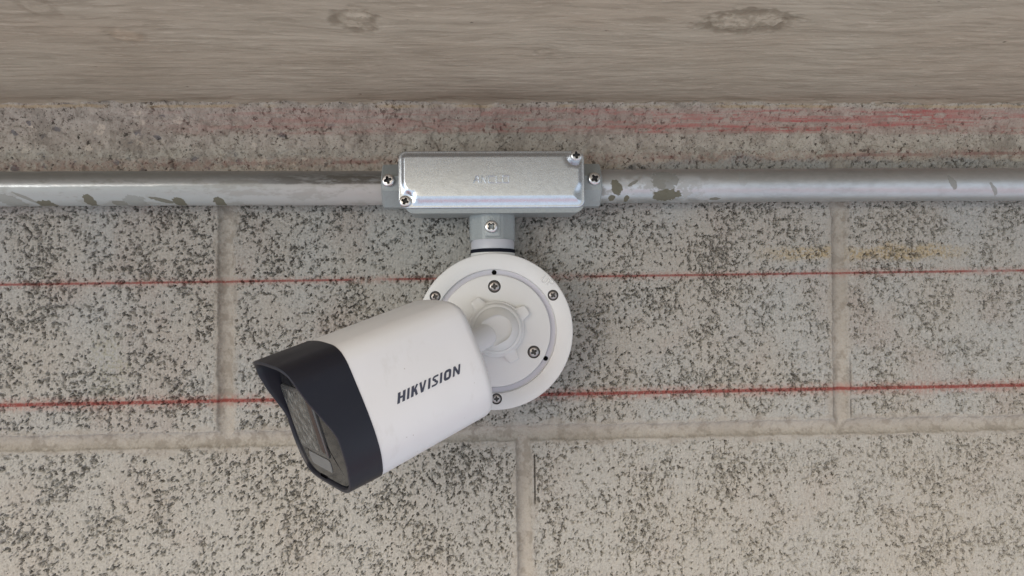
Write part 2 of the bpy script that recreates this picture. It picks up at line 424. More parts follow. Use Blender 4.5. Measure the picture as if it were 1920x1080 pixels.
def slab(name, xs, zs, place, mat, back):
    """fine-gridded face closed by skirts and a back (one solid)"""
    co, q = grid_mesh(xs, zs, place); nx, nz = len(xs), len(zs)
    rim = list(range(nx)) + [nx-1+nx*k for k in range(1, nz)] + [nx*(nz-1)+k for k in range(nx-2, -1, -1)] + [nx*k for k in range(nz-2, 0, -1)]
    rc = co[rim].copy(); b = rc + np.array(back, np.float32)*MM
    base = len(co); n = len(rim)
    sk = np.array([[rim[(k+1) % n], rim[k], base+k, base+(k+1) % n] for k in range(n)])
    return np_mesh(name, np.vstack([co, b]), np.vstack([q, sk]), mat)
xs = np.concatenate([np.arange(-624, -372, 6.0), np.arange(-372, 372, .5), np.arange(372, 624, 6.0)])
zs = np.concatenate([np.arange(-420, -216, 6.0), np.arange(-216, z_top+2, .5)])
wall = slab('block_wall', xs, zs, lambda X, Z: np.stack([X, 0*X, Z], 1), mw, (0, 190, 0))
tag(wall, 'porous grey concrete block wall with beige mortar joints and red chalk lines', 'wall')

# ------------------------------------------------------------------ board-marked beam above
mb = Mat('board_marked_concrete', rough=.85, spec=.25)
x, y = mb.x, mb.y
k1 = W(665, 38)[0]; k2 = W(1400, 42)[0]
def soff(px, py):
    d = fwd + cr*(px-960)/F_PX + cu*(540-py)/F_PX; s = (z_top-CAM[2])/d[2]; q = CAM+s*d; return float(q[0]), float(q[1])
knots = [(*soff(666, 39), 11, 15), (*soff(1402, 42), 24, 14), (*soff(238, 68), 9, 10), (*soff(70, 14), 8, 12), (*soff(1025, 98), 6, 5)]
warp = None
for kx, ky, ra, rb in knots[:2]:
    dx = (x-kx)/(ra*2.6); dy = (y-ky)/(rb*1.3)
    g = (dx*dx+dy*dy)*-1.0
    e = V(mb, g.s)._op('MULTIPLY', 1.0); e = e._op('EXPONENT')
    t = e*(y-ky)*-.4
    warp = t if warp is None else warp+t
yy = y+warp+(mb.noise(.006, 2, .5, off=5)-.5)*25
g1 = mb.noise(.20, 5, .7, vec=mb.vec(x*.13, yy, 0.0)); g2_ = mb.noise(.33, 4, .75, vec=mb.vec(x*.20+9, yy+31, 0.0))
g3 = mb.noise(.07, 3, .6, vec=mb.vec(x*.18+3, yy+11, 0.0))
blot = mb.noise(.012, 3, .6, sc=(.6, 1, 1), off=40)
cb = mb.mix(blot.ss(.35, .65), (.345, .31, .268), (.375, .35, .31))
cb = mb.mix(g3.ss(.42, .6)*.5, cb, (.29, .265, .23))
cb = mb.mix(g1.ss(.50, .60)*.38, cb, (.19, .168, .14))
cb = mb.mix(g2_.ss(.56, .62)*.38, cb, (.47, .44, .40))
kh = None
for i, (kx, ky, ra, rb) in enumerate(knots):
    dx = (x-kx)/ra; dy = (y-ky)/rb; rr = (dx*dx+dy*dy)._op('SQRT')+(mb.noise(.12, 3, .6, off=60+i)-.5)*.9
    ring = (rr-.9).abs().ss(.42, .08)*mb.noise(.09, 2, .6, off=90+i).ss(.35, .55)
    inn = rr.ss(1.0, .75)
    s_ = 1.0 if i < 2 else .4
    cb = mb.mix(inn*.45*s_, cb, mb.mix(mb.noise(.14, 3, .7, off=80+i).ss(.45, .55), (.21, .185, .15), (.42, .39, .34)) if i != 2 else (.42, .31, .22)); cb = mb.mix(ring*.55*s_, cb, (.12, .10, .075))
    t = (ring*-1.0 + inn*(mb.noise(.2, 3, .6, off=70+i)-.5)*3.5)*s_
    kh = t if kh is None else kh+t
bug = mb.voro(.035, 'F1', off=3).ss(.045, .02)
edgeband = (y+8+(mb.noise(.02, 2, .5, off=34)-.5)*16).abs().ss(9, 2)*mb.noise(.028, 3, .6, sc=(1, 2.5, 1), off=37).ss(.46, .62)
cb = mb.mix(edgeband*.45, cb, (.19, .17, .14)); cb = mb.mix(bug*.7, cb, (.06, .05, .04))
cb = mb.mix((x.ss(-120, -380))*.25, cb, (.27, .225, .19))
bs = (y+3+(mb.noise(.05, 4, .65, off=161)-.5)*26).ss(-2.5, .5)
cs = mb.mix(mb.noise(.2, 3, .7, off=162).ss(.4, .65), (.33, .295, .25), (.23, .20, .165))
cb = mb.mix(bs*.75, cb, cs)
cb = mb.mix(mb.noise(.02, 4, .65, sc=(.5, 1, 1), off=163).ss(.5, .7)*.3, cb, (.45, .42, .375))
mb.color(cb, (1.29, 1.23, 1.08))
mb.displace((g1-.5)*-1.6 + (g2_-.5)*.9 + (g3-.5)*-1.4 + kh*.9 + edgeband*-1.6 + bug*-.6 + (y.ss(-10, 0)*2.5) + bs*.7*(mb.noise(.2, 3, .7, off=162)*1.5-.2))
ys = np.concatenate([np.arange(-396, -215, 6.0), np.arange(-215, 3, .8)])
xs2 = np.concatenate([np.arange(-620, -300, 6.0), np.arange(-300, 330, 1.0), np.arange(330, 625, 6.0)])
beam = slab('concrete_beam', xs2, ys, lambda X, Y: np.stack([X, Y, 0*X+z_top], 1)[:, :], mb, (0, 0, 140))
# face must look down: flip winding of the underside
beam.data.flip_normals()
tag(beam, 'brown grey concrete beam overhead with wood grain board marks and knots', 'beam')

# ------------------------------------------------------------------ materials of the fittings
m_white = Mat('white_painted_metal', rough=.38, base=(.72, .72, .70))
n_ = m_white.noise(.03, 3, .6); d_ = m_white.noise(.8, 3, .7, off=9)
cw = m_white.mix(n_.ss(.35, .7)*.5, (.69, .70, .71), (.66, .668, .67))
cw = m_white.mix(m_white.noise(.09, 4, .7, sc=(1, 1, .5), off=21).ss(.55, .72)*.22, cw, (.50, .49, .46))
cw = m_white.mix(m_white.voro(.16, 'F1', off=6).ss(.07, .03)*m_white.noise(.05, 1, .5, off=7).ss(.5, .6)*.6, cw, (.30, .28, .25))
m_white.color(cw)
m_white.rough(n_*.2+.30); m_white.bump(d_, .00006, .6)
m_plate = Mat('white_plate_paint', rough=.42, base=(.68, .69, .66))
n_ = m_plate.noise(.05, 3, .6, off=3)
m_plate.color(m_plate.mix(n_.ss(.35, .7)*.5, (.655, .665, .655), (.63, .635, .62))); m_plate.bump(m_plate.noise(1.2, 2, .6), .00005, .5)
m_groove = Mat('lid_groove_tint', rough=.45, base=(.50, .50, .55))
m_black = Mat('black_shade_plastic', rough=.42, base=(.014, .015, .021), spec=.4)
n_ = m_black.noise(.05, 3, .6); m_black.rough(n_*.2+.34); m_black.bump(m_black.noise(3.0, 2, .6), .00004, .8)
n2_ = m_black.noise(.12, 3, .7, off=5); m_black.color(m_black.mix(n2_.ss(.5, .8)*.3, (.008, .009, .016), (.018, .018, .021)))
m_ink = Mat('grey_blue_ink', rough=.5, base=(.045, .05, .075))
m_glass = Mat('dark_front_glass', rough=.08, base=(.012, .013, .014)); 
m_frame = Mat('window_rim_plastic', rough=.25, base=(.05, .052, .052))
m_seam = Mat('black_rubber', rough=.8, base=(.008, .010, .018), spec=.15)
m_irw = Mat('pebbled_lens_window', rough=.22, base=(.16, .165, .16))
iv = m_irw.voro(.30, 'SMOOTH_F1'); inz = m_irw.noise(.45, 3, .6)
m_irw.color(m_irw.mix((iv+inz*.7).ss(.3, 1.0), (.16, .165, .158), (.035, .037, .036))); m_irw.bump(iv, .0012, .6)
m_led = Mat('frosted_light_window', rough=.25, base=(.11, .116, .12))
m_red = Mat('dark_red_window_side', rough=.3, base=(.018, .006, .005))
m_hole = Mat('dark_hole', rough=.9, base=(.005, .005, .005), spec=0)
m_zinc = Mat('zinc_plated_steel', rough=.28, metal=1.0, base=(.62, .62, .62))
n_ = m_zinc.noise(1.5, 3, .6); m_zinc.rough(n_*.25+.16); m_zinc.color(m_zinc.mix(n_.ss(.45, .7)*.5, (.66, .66, .66), (.30, .29, .28)))
m_sst = Mat('stainless_screw_steel', rough=.3, metal=1.0, base=(.36, .34, .33))
m_recess = Mat('shade_dark_recess_steel', rough=.6, metal=.3, base=(.06, .058, .055))  # near-black colour stands in for shade in screw recesses and seats
m_alu = Mat('stamped_aluminium', rough=.3, metal=1.0, base=(.60, .66, .72))
n_ = m_alu.noise(.35, 4, .7, sc=(.6, 1, 1)); n3 = m_alu.noise(2.5, 3, .7, off=4); n4 = m_alu.noise(.04, 3, .5, off=8)
m_alu.color(m_alu.mix(n_.ss(.4, .7)*.35, (.60, .66, .73), (.44, .48, .53))); m_alu.rough(n3*.16+n4*.12+.12); m_alu.bump(n3*.5+n_*.8, .00008, .5)
m_cast = Mat('grey_cast_housing', rough=.42, metal=.25, base=(.33, .36, .36))
n_ = m_cast.noise(.9, 3, .7); spk = m_cast.noise(2.2, 1, .5, off=6)
m_cast.color(m_cast.mix(n_.ss(.4, .7)*.25, (.33, .365, .365), (.25, .27, .27))); m_cast.bump(spk+n_, .00025, .8); m_cast.rough(spk.ss(.62, .70)*-.25+.45)
m_collar = Mat('pale_grey_collar', rough=.38, base=(.47, .49, .53))

# ------------------------------------------------------------------ conduits
PY, PR = -18.0, 11.1                      # pipe axis in front of the wall, pipe radius
zc = lambda px, py: W(px, py, PY)
pz = (W(300, 359, PY)[1]+W(1600, 343, PY)[1])/2
pz += 0
def pipe_mat(name, left):
    m = Mat(name, rough=.35, metal=.85, base=(.5, .52, .53))
    x, y, z = m.x, m.y, m.z
    fn = m.noise(.25, 4, .65, sc=(.5, 1, 1.2)); sp = m.noise(1.5, 3, .7, sc=(.5, 1, 1), off=6)
    c = m.mix(fn.ss(.35, .7)*.4, (.50, .525, .535), (.33, .345, .345))
    ox = ROOT_X[name]
    met = None; rg = fn*.16+.26+(sp-.5)*.12
    if left:
        # lower half brushed with whitish paint, upper half grimy old zinc, bare spots and runs
        xr = x+ox
        wavy = (m.noise(.03, 3, .6, off=12)-.5)*3 + (m.noise(.4, 2, .6, off=13)-.5)*.9
        paint = (z-wavy-(xr.ss(-230, -110)*1.0-.5)).ss(1.0, -.2)
        grime = (z-wavy).ss(.0, .8)*(z-9).ss(2, -4)*(m.noise(.35, 3, .7, sc=(.25, 1, 1), off=18).ss(.3, .5)*.5+.5)*xr.ss(-215, -120)*m.noise(.05, 4, .7, sc=(.3, 1, 1), off=14).ss(.30, .44)
        top = (z-wavy).ss(3, 6)
        c = m.mix(top*.45, c, (.24, .25, .23))
        c = m.mix(grime*.92, c, (.085, .075, .06))
        c = m.mix(paint*.85, c, m.mix(xr.ss(-240, -90), (.335, .355, .335), (.41, .39, .365)))
        met = (1-paint*.85)*(1-grime*.7)*.8; rg = rg+paint*.12+grime*.2
        smd = m.noise(.09, 4, .7, sc=(.5, 1, 1.5), off=55).ss(.52, .62)*(1-top); c = m.mix(smd*.35, c, (.22, .21, .17))
        spots = [(408, 377, 3.6, 3.0, .3), (332, 377, 4.3, 2.6, .3), (165, 376, 3.4, 4.4, -.5), (82, 383, 6.0, 2.8, .2), (300, 374, 7, 1.2, .2), (250, 375, 7, 3.2, .1), (220, 380, 5, 1.5, .1), (20, 378, 9, 3.5, .4), (50, 372, 8, 1.0, .45)]
        tone = [1, 1, 1, 1, .8, .35, .6, .4, .5]
    else:
        xr = x+ox
        top = (z-2).ss(2, 7); c = m.mix(top*.25, c, (.33, .34, .34))  # upper side darkened in the colour, as the beam's reflection would
        dirt = m.noise(.11, 4, .7, sc=(.8, 1, 1.2), off=33).ss(.50, .56)*xr.ss(150, 100)*(z-6).ss(2, -6)
        c = m.mix(dirt*.6, c, (.20, .195, .165)); met = 1-(dirt*.8); met = met*.88; rg = rg+.09+dirt*.3
        c = m.mix(m.noise(.02, 2, .5, off=3).ss(.4, .6)*.3, c, (.62, .64, .65))
        spots = [(1155, 352, 3.4, 6, -.3), (1250, 365, 10, 3.4, .0), (1245, 340, 9, 6.5, .1), (1148, 370, 2.2, 1.6, 0), (1176, 371, 1.9, 1.8, 0), (1343, 371, 4, .7, 0), (1782, 343, 2.2, 5.5, -.5), (1862, 355, 1.4, 5, -.7), (1185, 345, 4, 1.0, -.5), (1392, 335, 3.2, 5.5, 0)]
        tone = [1, .9, .55, 1, 1, .8, .55, .5, .7, .15]
    for i, ((px, py, a, b, t), tn) in enumerate(zip(spots, tone)):
        wx_, wz_ = W(px, py, PY-PR*.8); dx = x+(ox-wx_); dz = z+(pz-wz_)
        ct, st = math.cos(t), math.sin(t)
        e1 = (dx*ct-dz*st)/a; e2 = (dx*st+dz*ct)/b
        rr = (e1*e1+e2*e2)._op('SQRT')+(m.noise(.30, 3, .6, off=100+i)-.5)*1.2
        mk = rr.ss(1.02, .92)*y.ss(2, -2)
        c = m.mix(mk*min(1, tn*1.1), c, (.125, .12, .085)); met = met*(1-mk*tn); rg = rg+mk*.25*tn; 
    m.color(c); m.rough(rg); m.metal(met); m.bump(fn*.7+sp*.5, .00018, .5)
    return m
ROOT_X = {'worn_painted_conduit': -260.0, 'galvanised_conduit': 260.0}
def conduit(name_m, x0, x1, left, label):
    mt = pipe_mat(name_m, left)
    bm = bmesh.new()
    n = 72; st = 60
    loops = []
    for k in range(st+1):
        t = k/st; X = x0+(x1-x0)*t; sag = .35*math.sin(t*math.pi*1.3)
        loops.append([(X, PY+PR*math.cos(2*math.pi*i/n), pz+sag+PR*math.sin(2*math.pi*i/n)) for i in range(n)])
    loft(bm, loops)
    o = finish('conduit', bm, mt, loc=(ROOT_X[name_m], PY, pz))
    tag(o, label, 'conduit', 'conduits running into the fitting')
    return o
xl_in, xr_in = W(738, 350, -20)[0], W(1104, 340, -20)[0]
conduit('worn_painted_conduit', -430, xl_in, True, 'grimy metal conduit with a painted lower half and bare spots, on the left')
conduit('galvanised_conduit', xr_in, 450, False, 'clean shiny galvanised metal conduit right of the conduit body')

# ------------------------------------------------------------------ conduit body (T fitting with cover)
cbx, cbz = W(921, 345, -20)
cb = thing('conduit_fitting', (cbx, 0, cbz), 'grey cast T shaped conduit fitting with a shiny rectangular aluminium cover', 'conduit fitting')
YC = -40.0                                   # back of the cover plate
bx0, bz0 = W(766, 404, -22); bx1, bz1 = W(1084, 292, -22)
bm = bmesh.new(); zlo = W(920, 404, -24)[1]; zhi = pz + (pz-zlo)*.92
Lp = []
for yy_, ins in ((-3, 4.5), (-5, 2.2), (-9, .6), (-14, 0), (YC+.2, -.6)):
    Lp.append([(a, yy_, b) for a, b in rrect(bx0+ins, bx1-ins, zlo+ins, zhi-ins, 5.5-ins*.3, 6)])
loft(bm, Lp); child('housing', bm, m_cast, cb)
# side hubs: octagonal sockets the pipes enter
def hub_loop(X, r, flat):
    pts = []
    n = 40
    for i in range(n):
        a = 2*math.pi*i/n; ca, sa = math.cos(a), math.sin(a)
        k = r/max(abs(ca), abs(sa), (abs(ca)+abs(sa))/1.33)      # chamfered square
        pts.append((X, PY-2+ca*k*flat, pz+sa*k))
    return pts
for sx_, (xa, xb) in ((-1, (W(716, 350, -28)[0], bx0+4)), (1, (W(1127, 345, -28)[0], bx1-4))):
    bm = bmesh.new(); R0 = 14.0
    loft(bm, [hub_loop(xa, R0-3.6, .9), hub_loop(xa, R0-.9, .93), hub_loop(xa-sx_*.8, R0-.1, .94), hub_loop(xa-sx_*6, R0, .95), hub_loop(xb, R0, .95)])
    # pad under the set screw
    xp = W(729 if sx_ < 0 else 1113, 338, -33)[0]
    h = child('hub', bm, m_cast, cb)
    zp = W(729 if sx_ < 0 else 1113, 339 if sx_ < 0 else 336, -33)[1]
    screw('screw', (xp, PY-2-R0*.95+.3, zp), 4.15, 3.0, (0.12*sx_, -1, 0), m_zinc, h, rot=.25 if sx_ < 0 else .6)
# lower hub
hx0, hx1 = W(880, 430, -33)[0], W(967, 430, -33)[0]; hcx = (hx0+hx1)/2; hr = (hx1-hx0)/2
zb_ = W(922, 450, -33)[1]; HY = -20.5
bm = bmesh.new()
def vloop(r, Z, fl=.88, n=48):
    pts = []
    for i in range(n):
        a = 2*math.pi*i/n; ca, sa = math.cos(a), math.sin(a); k = r/max(abs(ca), abs(sa)*1.02, (abs(ca)+abs(sa))/1.36)
        pts.append((hcx+ca*k, HY+sa*k*fl, Z))
    return pts
loft(bm, [vloop(hr-3, zb_), vloop(hr-.8, zb_), vloop(hr-.1, zb_+.8), vloop(hr, zb_+5), vloop(hr, zlo+3)])
h = child('hub', bm, m_cast, cb)
bm = bmesh.new(); fy = HY-hr*.88
prism(bm, rrect(hcx-5.2, hcx+4.8, zb_+2.2, zlo+2.5, 1.2, 4), fy+1.5, fy-.9, .6)
child('screw_boss', bm, m_cast, h)
sxp, szp = W(921, 425, fy-1)
screw('screw', (sxp, fy-.9, szp), 4.1, 2.4, (0, -1, 0), m_zinc, h, rot=.78)
# cover plate
cx0, cz0 = W(747.5, 391, YC-1.2); cx1, cz1 = W(1095, 282.5, YC-1.2)
sc1 = W(760, 378, YC-1.5); sc2 = W(1080, 292, YC-1.5)
def sm(a, b, v):
    t = min(1, max(0, (v-a)/(b-a))); return t*t*(3-2*t)
bm = bmesh.new(); loops = []
def cover_loop(d, extra=0.0, hfun=None):
    r = max(5.0-d, .25); hw = (cx1-cx0)/2-d; hh = (cz1-cz0)/2-d; mx_, mz_ = (cx0+cx1)/2, (cz0+cz1)/2
    pts = []; 
    # evenly sampled so successive loops line up
    nE, nS, nC = 70, 22, 10
    def seg(p, q, n): return [(p[0]+(q[0]-p[0])*i/n, p[1]+(q[1]-p[1])*i/n) for i in range(n)]
    def cor(cx, cz, a0): return [(cx+r*math.cos(R_(a0+90*i/nC)), cz+r*math.sin(R_(a0+90*i/nC))) for i in range(nC)]
    A, B = hw-r, hh-r
    B = max(B, 0)
    pts += cor(mx_+A, mz_+B, 0) + seg((mx_+A, mz_+B+r), (mx_-A, mz_+B+r), nE) + cor(mx_-A, mz_+B, 90) + seg((mx_-A-r, mz_+B), (mx_-A-r, mz_-B), nS)
    pts += cor(mx_-A, mz_-B, 180) + seg((mx_-A, mz_-B-r), (mx_+A, mz_-B-r), nE) + cor(mx_+A, mz_-B, 270) + seg((mx_+A+r, mz_-B), (mx_+A+r, mz_+B), nS)
    return pts
def cover_h(px_, pz_, d):
    low = sm(cz0+14, cz0+4, pz_) if False else (1-sm(cz0+9, cz0+16, pz_))
    h = 1.3 + 1.7*sm(1.2, 4.2+3.6*low, d)
    for s in (sc1, sc2):
        q = math.hypot(px_-s[0], pz_-s[1]); h = min(h, 1.3+1.7*sm(4.4, 7.6, q))
    return h
loops.append([(a, YC, b) for a, b in cover_loop(.15)]); loops.append([(a, YC-.9, b) for a, b in cover_loop(0)])
loops.append([(a, YC-1.2, b) for a, b in cover_loop(.2)])
for d in list(np.arange(.5, 8.0, .35))+[9, 10.5, 12, 13.5, 15, 16.4]:
    loops.append([(a, YC-cover_h(a, b, d), b) for a, b in cover_loop(d)])
loft(bm, loops)
cov = child('cover', bm, m_alu, cb, smooth=50)
screw('screw', (sc1[0], YC-1.2, sc1[1]), 3.7, 2.6, (0, -1, 0), m_zinc, cov, rot=1.2)
screw('screw', (sc2[0], YC-1.2, sc2[1]), 3.7, 2.6, (0, -1, 0), m_zinc, cov, rot=.1)
# embossed word on the cover
bm = bmesh.new()
ex, ez = W(888, 342, YC-4); ex2, _ = W(954, 342, YC-4); LW = (ex2-ex); hL = 4.3
glyph = {'A': [[(0, 0), (.55, 1), (.9, 1), (1.1, 0)], [(.35, .4), (1.0, .4)]], 'N': [[(0, 0), (.2, 1), (.9, 0), (1.1, 1)]],
         'C': [[(1.2, 1), (.15, 1), (0, .85), (0, .15), (.15, 0), (1.2, 0)]], 'L': [[(0, 1), (0, 0), (1.0, 0)]], 'O': [[(0, 0), (0, 1), (1.1, 1), (1.1, 0), (0, 0)]]}
xc = 0
tot = sum({'A': 1.45, 'N': 1.5, 'C': 1.55, 'L': 1.3, 'O': 1.1}[c] for c in 'ANCLO')
kx = LW/tot
for ch in 'ANCLO':
    for st_ in glyph[ch]:
        ribbon(bm, [((xc+p[0])*kx, p[1]*hL) for p in st_], .8, lambda a, b, h: Vector((ex+a, YC-2.95-h, ez+b)), -.1, .9, top=.3)
    xc += {'A': 1.45, 'N': 1.5, 'C': 1.55, 'L': 1.3, 'O': 1.1}[ch]
child('lettering', bm, m_alu, cov)

# ------------------------------------------------------------------ junction box under the fitting
DY = -42.0
dcx, dcz = W(928, 621, DY)
jb = thing('junction_box', (dcx, 0, dcz), 'round white junction box on the wall behind the camera mount, with UP on its lid', 'junction box')
Rr_ = 49.0
bm = bmesh.new()
lathe(bm, [(46.5, 0), (47, 4), (47.6, 30), (48.2, -DY-4.2), (0.5, -DY-4.2)], (dcx, 0, dcz), n=128)
child('back_box', bm, m_plate, jb)
bm = bmesh.new()
prof = [(20, 37.5), (48.2, 38.3), (Rr_-.1, 38.8), (Rr_, 40.6), (Rr_-.4, 41.6), (Rr_-1.4, 42.0), (39.3, 42.1), (38.7, 41.8), (38.4, 41.2), (38.2, 40.0), (36.0, 39.7), (35.0, 39.6), (20, 39.6)]
lathe(bm, prof, (dcx, 0, dcz), n=160, cap0=False, cap1=False)
# close the inside bore
bm.verts.ensure_lookup_table()
vv = list(bm.verts); n = 160; a_, b_ = vv[:n], vv[-n:]
for i in range(n): bm.faces.new((a_[i], b_[i], b_[(i+1) % n], a_[(i+1) % n]))
lid = child('lid', bm, m_plate, jb)
cutters = []
outer = [W(816, 556, DY), W(1037, 553.5, DY), W(931, 748, DY)]
for sx_, sz_ in outer:
    bm = bmesh.new(); lathe(bm, [(3.45, 40.2), (3.45, 45)], (sx_, 0, sz_), n=32); cutters.append(finish('c', bm, m_hole, loc=(dcx, 0, dcz)))
for c in cutters: c.parent = None
cut(lid, cutters)
for i, (sx_, sz_) in enumerate(outer):
    bm = bmesh.new(); lathe(bm, [(3.42, 40.25), (3.42, 41.3), (3.1, 41.4)], (sx_, 0, sz_), n=32, cap0=False); child('screw_seat_shade', bm, m_recess, lid)  # dark disc painted as the shadow gap round the head
    screw('screw', (sx_, -40.0, sz_), 2.7, 2.1, (0, -1, 0), m_sst, lid, rot=[.3, .9, .1][i])
for px, py in ((926.5, 511), (1023, 672)):
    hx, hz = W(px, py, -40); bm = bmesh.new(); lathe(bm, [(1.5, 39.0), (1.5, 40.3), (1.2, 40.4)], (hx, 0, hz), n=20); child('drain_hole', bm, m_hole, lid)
# thin ring tinting the groove floor darker and bluer
bm = bmesh.new(); gr = lathe(bm, [(35.1, 39.62), (35.1, 39.95), (38.0, 40.05), (38.0, 39.62)], (dcx, 0, dcz), n=128, cap0=False, cap1=False); child('groove_tint_ring', bm, m_groove, lid)
# raised UP mark, turned with the rim
bm = bmesh.new(); ux, uz = W(1014, 527, DY); ang = R_(-38)
def upP(a, b, h): return Vector((ux+a*math.cos(ang)-b*math.sin(ang), DY-.1-h, uz+a*math.sin(ang)+b*math.cos(ang)))
ribbon(bm, [(0, 4.6), (0, 1.1)]+arc(1.3, 1.1, 1.3, 1.1, 180, 360)[1:]+[(2.6, 4.6)], .7, upP, -.1, .45, top=.2)
ribbon(bm, [(4.3, 0), (4.3, 4.6), (5.9, 4.6)]+arc(5.9, 3.5, 1.1, 1.1, 90, -90)[1:]+[(4.3, 2.4)], .7, upP, -.1, .45, top=.2)
child('lettering', bm, m_plate, lid)
# side spout towards the fitting
SY = -21.5; spx = W(925, 475, -36)[0]; sr = (W(967, 470, -24)[0]-W(884, 470, -24)[0])/2
z_sp1 = W(925, 471.5, SY-sr)[1]; z_c0 = W(925, 466, SY-sr)[1]; z_c1 = W(925, 450, SY-sr)[1]
bm = bmesh.new(); lathe(bm, [(sr, 0), (sr, 14), (sr-.1, z_sp1-.5-(dcz+38)), (sr-.7, z_sp1-(dcz+38))], (spx, SY, dcz+38), (0, 0, 1), n=64); child('spout', bm, m_plate, jb)

co = thing('threaded_connector', (spx, SY, z_sp1), 'short pale grey threaded collar with a black rubber gasket between junction box and fitting', 'connector')
bm = bmesh.new(); lathe(bm, [(sr-2, -.2), (sr+.1, -.2), (sr+.25, .3), (sr+.25, z_c0-z_sp1-.1), (sr+.1, z_c0-z_sp1+.2), (sr-2, z_c0-z_sp1+.2)], (spx, SY, z_sp1), (0, 0, 1), n=64); child('gasket', bm, m_seam, co)
bm = bmesh.new(); hh = z_c1-z_c0; lathe(bm, [(sr-.9, 0), (sr-.3, .5), (sr-.3, hh-.3), (sr-.8, hh+1.0), (sr-3, hh+1.4)], (spx, SY, z_c0), (0, 0, 1), n=64); child('collar', bm, m_collar, co)

# ------------------------------------------------------------------ security camera
RB = np.array([[-0.7754463762964364, -0.25124026286459666, 0.5792764864936725], [-0.3091903868541042, 0.9509990774067284, -0.001435077893606418], [-0.5505308548716729, -0.1802195469067651, -0.8151298625047333]])
TB = np.array([-64.825, -90.882, 360.0])
def L2W(t, u, w_):
    v = RB@np.array([t, u, w_], float)+TB
    q = CAM+cr*v[0]+cu*v[1]+fwd*v[2]
    return Vector((float(q[0]), float(q[1]), float(q[2])))
def inv_w(px, py, w0):
    d = np.array([(px-960)/F_PX, (540-py)/F_PX, 1.0]); o = RB.T@(-TB); v = RB.T@d; s = (w0-o[2])/v[2]; q = o+s*v; return float(q[0]), float(q[1])
WC = -26.0
half = [(-3.6, 0), (-3.5, 12), (-3.0, 20), (-1.6, 25.5), (1.2, 29.8), (6, 32.8), (13, 35.4), (21, 36.2), (30, 35.6), (40, 33.6), (50, 31.0), (56.5, 29.2), (60.3, 27.4), (63.6, 24.2), (65.7, 19.5), (66.6, 13.5), (67.2, 0)]
def dens(h, k=6):
    """Catmull-Rom through the half outline"""
    P_ = np.array(h, float); out_ = []
    P_ = np.vstack([[P_[1][0], -P_[1][1]], P_, [P_[-2][0], -P_[-2][1]]])
    for i in range(1, len(P_)-2):
        p0, p1, p2, p3 = P_[i-1:i+3]
        for j in range(k):
            t = j/k; out_.append(.5*((2*p1)+(-p0+p2)*t+(2*p0-5*p1+4*p2-p3)*t*t+(-p0+3*p1-3*p2+p3)*t**3))
    out_.append(P_[-2]); return np.array(out_)
hd = dens(half)
sec = [(u, hw) for u, hw in hd] + [(u, -hw) for u, hw in hd[-2:0:-1]]       # closed loop, right side first
sec = np.array(sec)
def section(t, inset=0.0, tf=None):
    uc = 31.0; pts = []
    nxt = np.roll(sec, -1, 0)-np.roll(sec, 1, 0); nrm = np.stack([nxt[:, 1], -nxt[:, 0]], 1); nrm /= np.linalg.norm(nrm, axis=1)[:, None]
    if (nrm*(sec-np.array([uc, 0]))).sum() < 0: nrm = -nrm
    for (u, hw), (nu, nw) in zip(sec, nrm):
        tt = t if tf is None else t+tf(u, hw)
        k = max(0.0, min(1.0, -t/71.0)); u = 67-(67-u)*(1-.045*k); hw = hw*(1-.01*k)
        pts.append(L2W(tt, u-nu*inset, WC+hw-nw*inset))
    return pts
sc = thing('security_camera', (dcx, DY, dcz), 'white bullet security camera with black front shade on a round swivel mount', 'security camera')
bm = bmesh.new()
LB = 71.0
rows = [section(.5, .0)]
for k in range(1, 12): rows.append(section(-(LB-6)*k/11-0.2))
for k in range(1, 9):
    a = math.pi/2*k/8; rows.append(section(-(LB-6)-6*math.sin(a), 5*(1-math.cos(a))))
rows.append(section(-LB-.4, 14)); 
loft(bm, rows)
body = child('body', bm, m_white, sc, smooth=40)
# lettering on the flank
def side_w(u): return WC+float(np.interp(u, hd[:, 0], hd[:, 1]))
b0 = inv_w(746, 758.5, side_w(20)); b1 = inv_w(864, 701, side_w(24)); t0_ = inv_w(748.5, 737.4, side_w(28)); t1_ = inv_w(866, 682, side_w(30))
TXTW = 10.0
Wd = {'H': .78, 'I': .26, 'K': .72, 'V': .80, 'S': .66, 'O': .80, 'N': .84}; gp = .17
word = 'HIKVISION'; tot = sum(Wd[c] for c in word)+gp*(len(word)-1)-.12
def txtP(a, b, h):
    s = a/tot                                  # a along the word, b 0..1 up the letters
    p = (1-b)*((1-s)*np.array(b0)+s*np.array(b1))+b*((1-s)*np.array(t0_)+s*np.array(t1_))
    u = p[1]; return L2W(p[0], u, side_w(u)+.05+h)
bm = bmesh.new(); a0 = 0
def densify(line, m=.12):
    o_ = [line[0]]
    for p, q in zip(line[:-1], line[1:]):
        k = max(1, int(math.hypot(q[0]-p[0], q[1]-p[1])/m)); o_ += [(p[0]+(q[0]-p[0])*i/k, p[1]+(q[1]-p[1])*i/k) for i in range(1, k+1)]
    return o_
sw = .27; e_ = sw/2
def stroke(line, wd=sw, lift=0.0): ribbon(bm, densify([(a0+p[0], p[1]) for p in line]), wd, txtP, 0+lift, .06+lift)
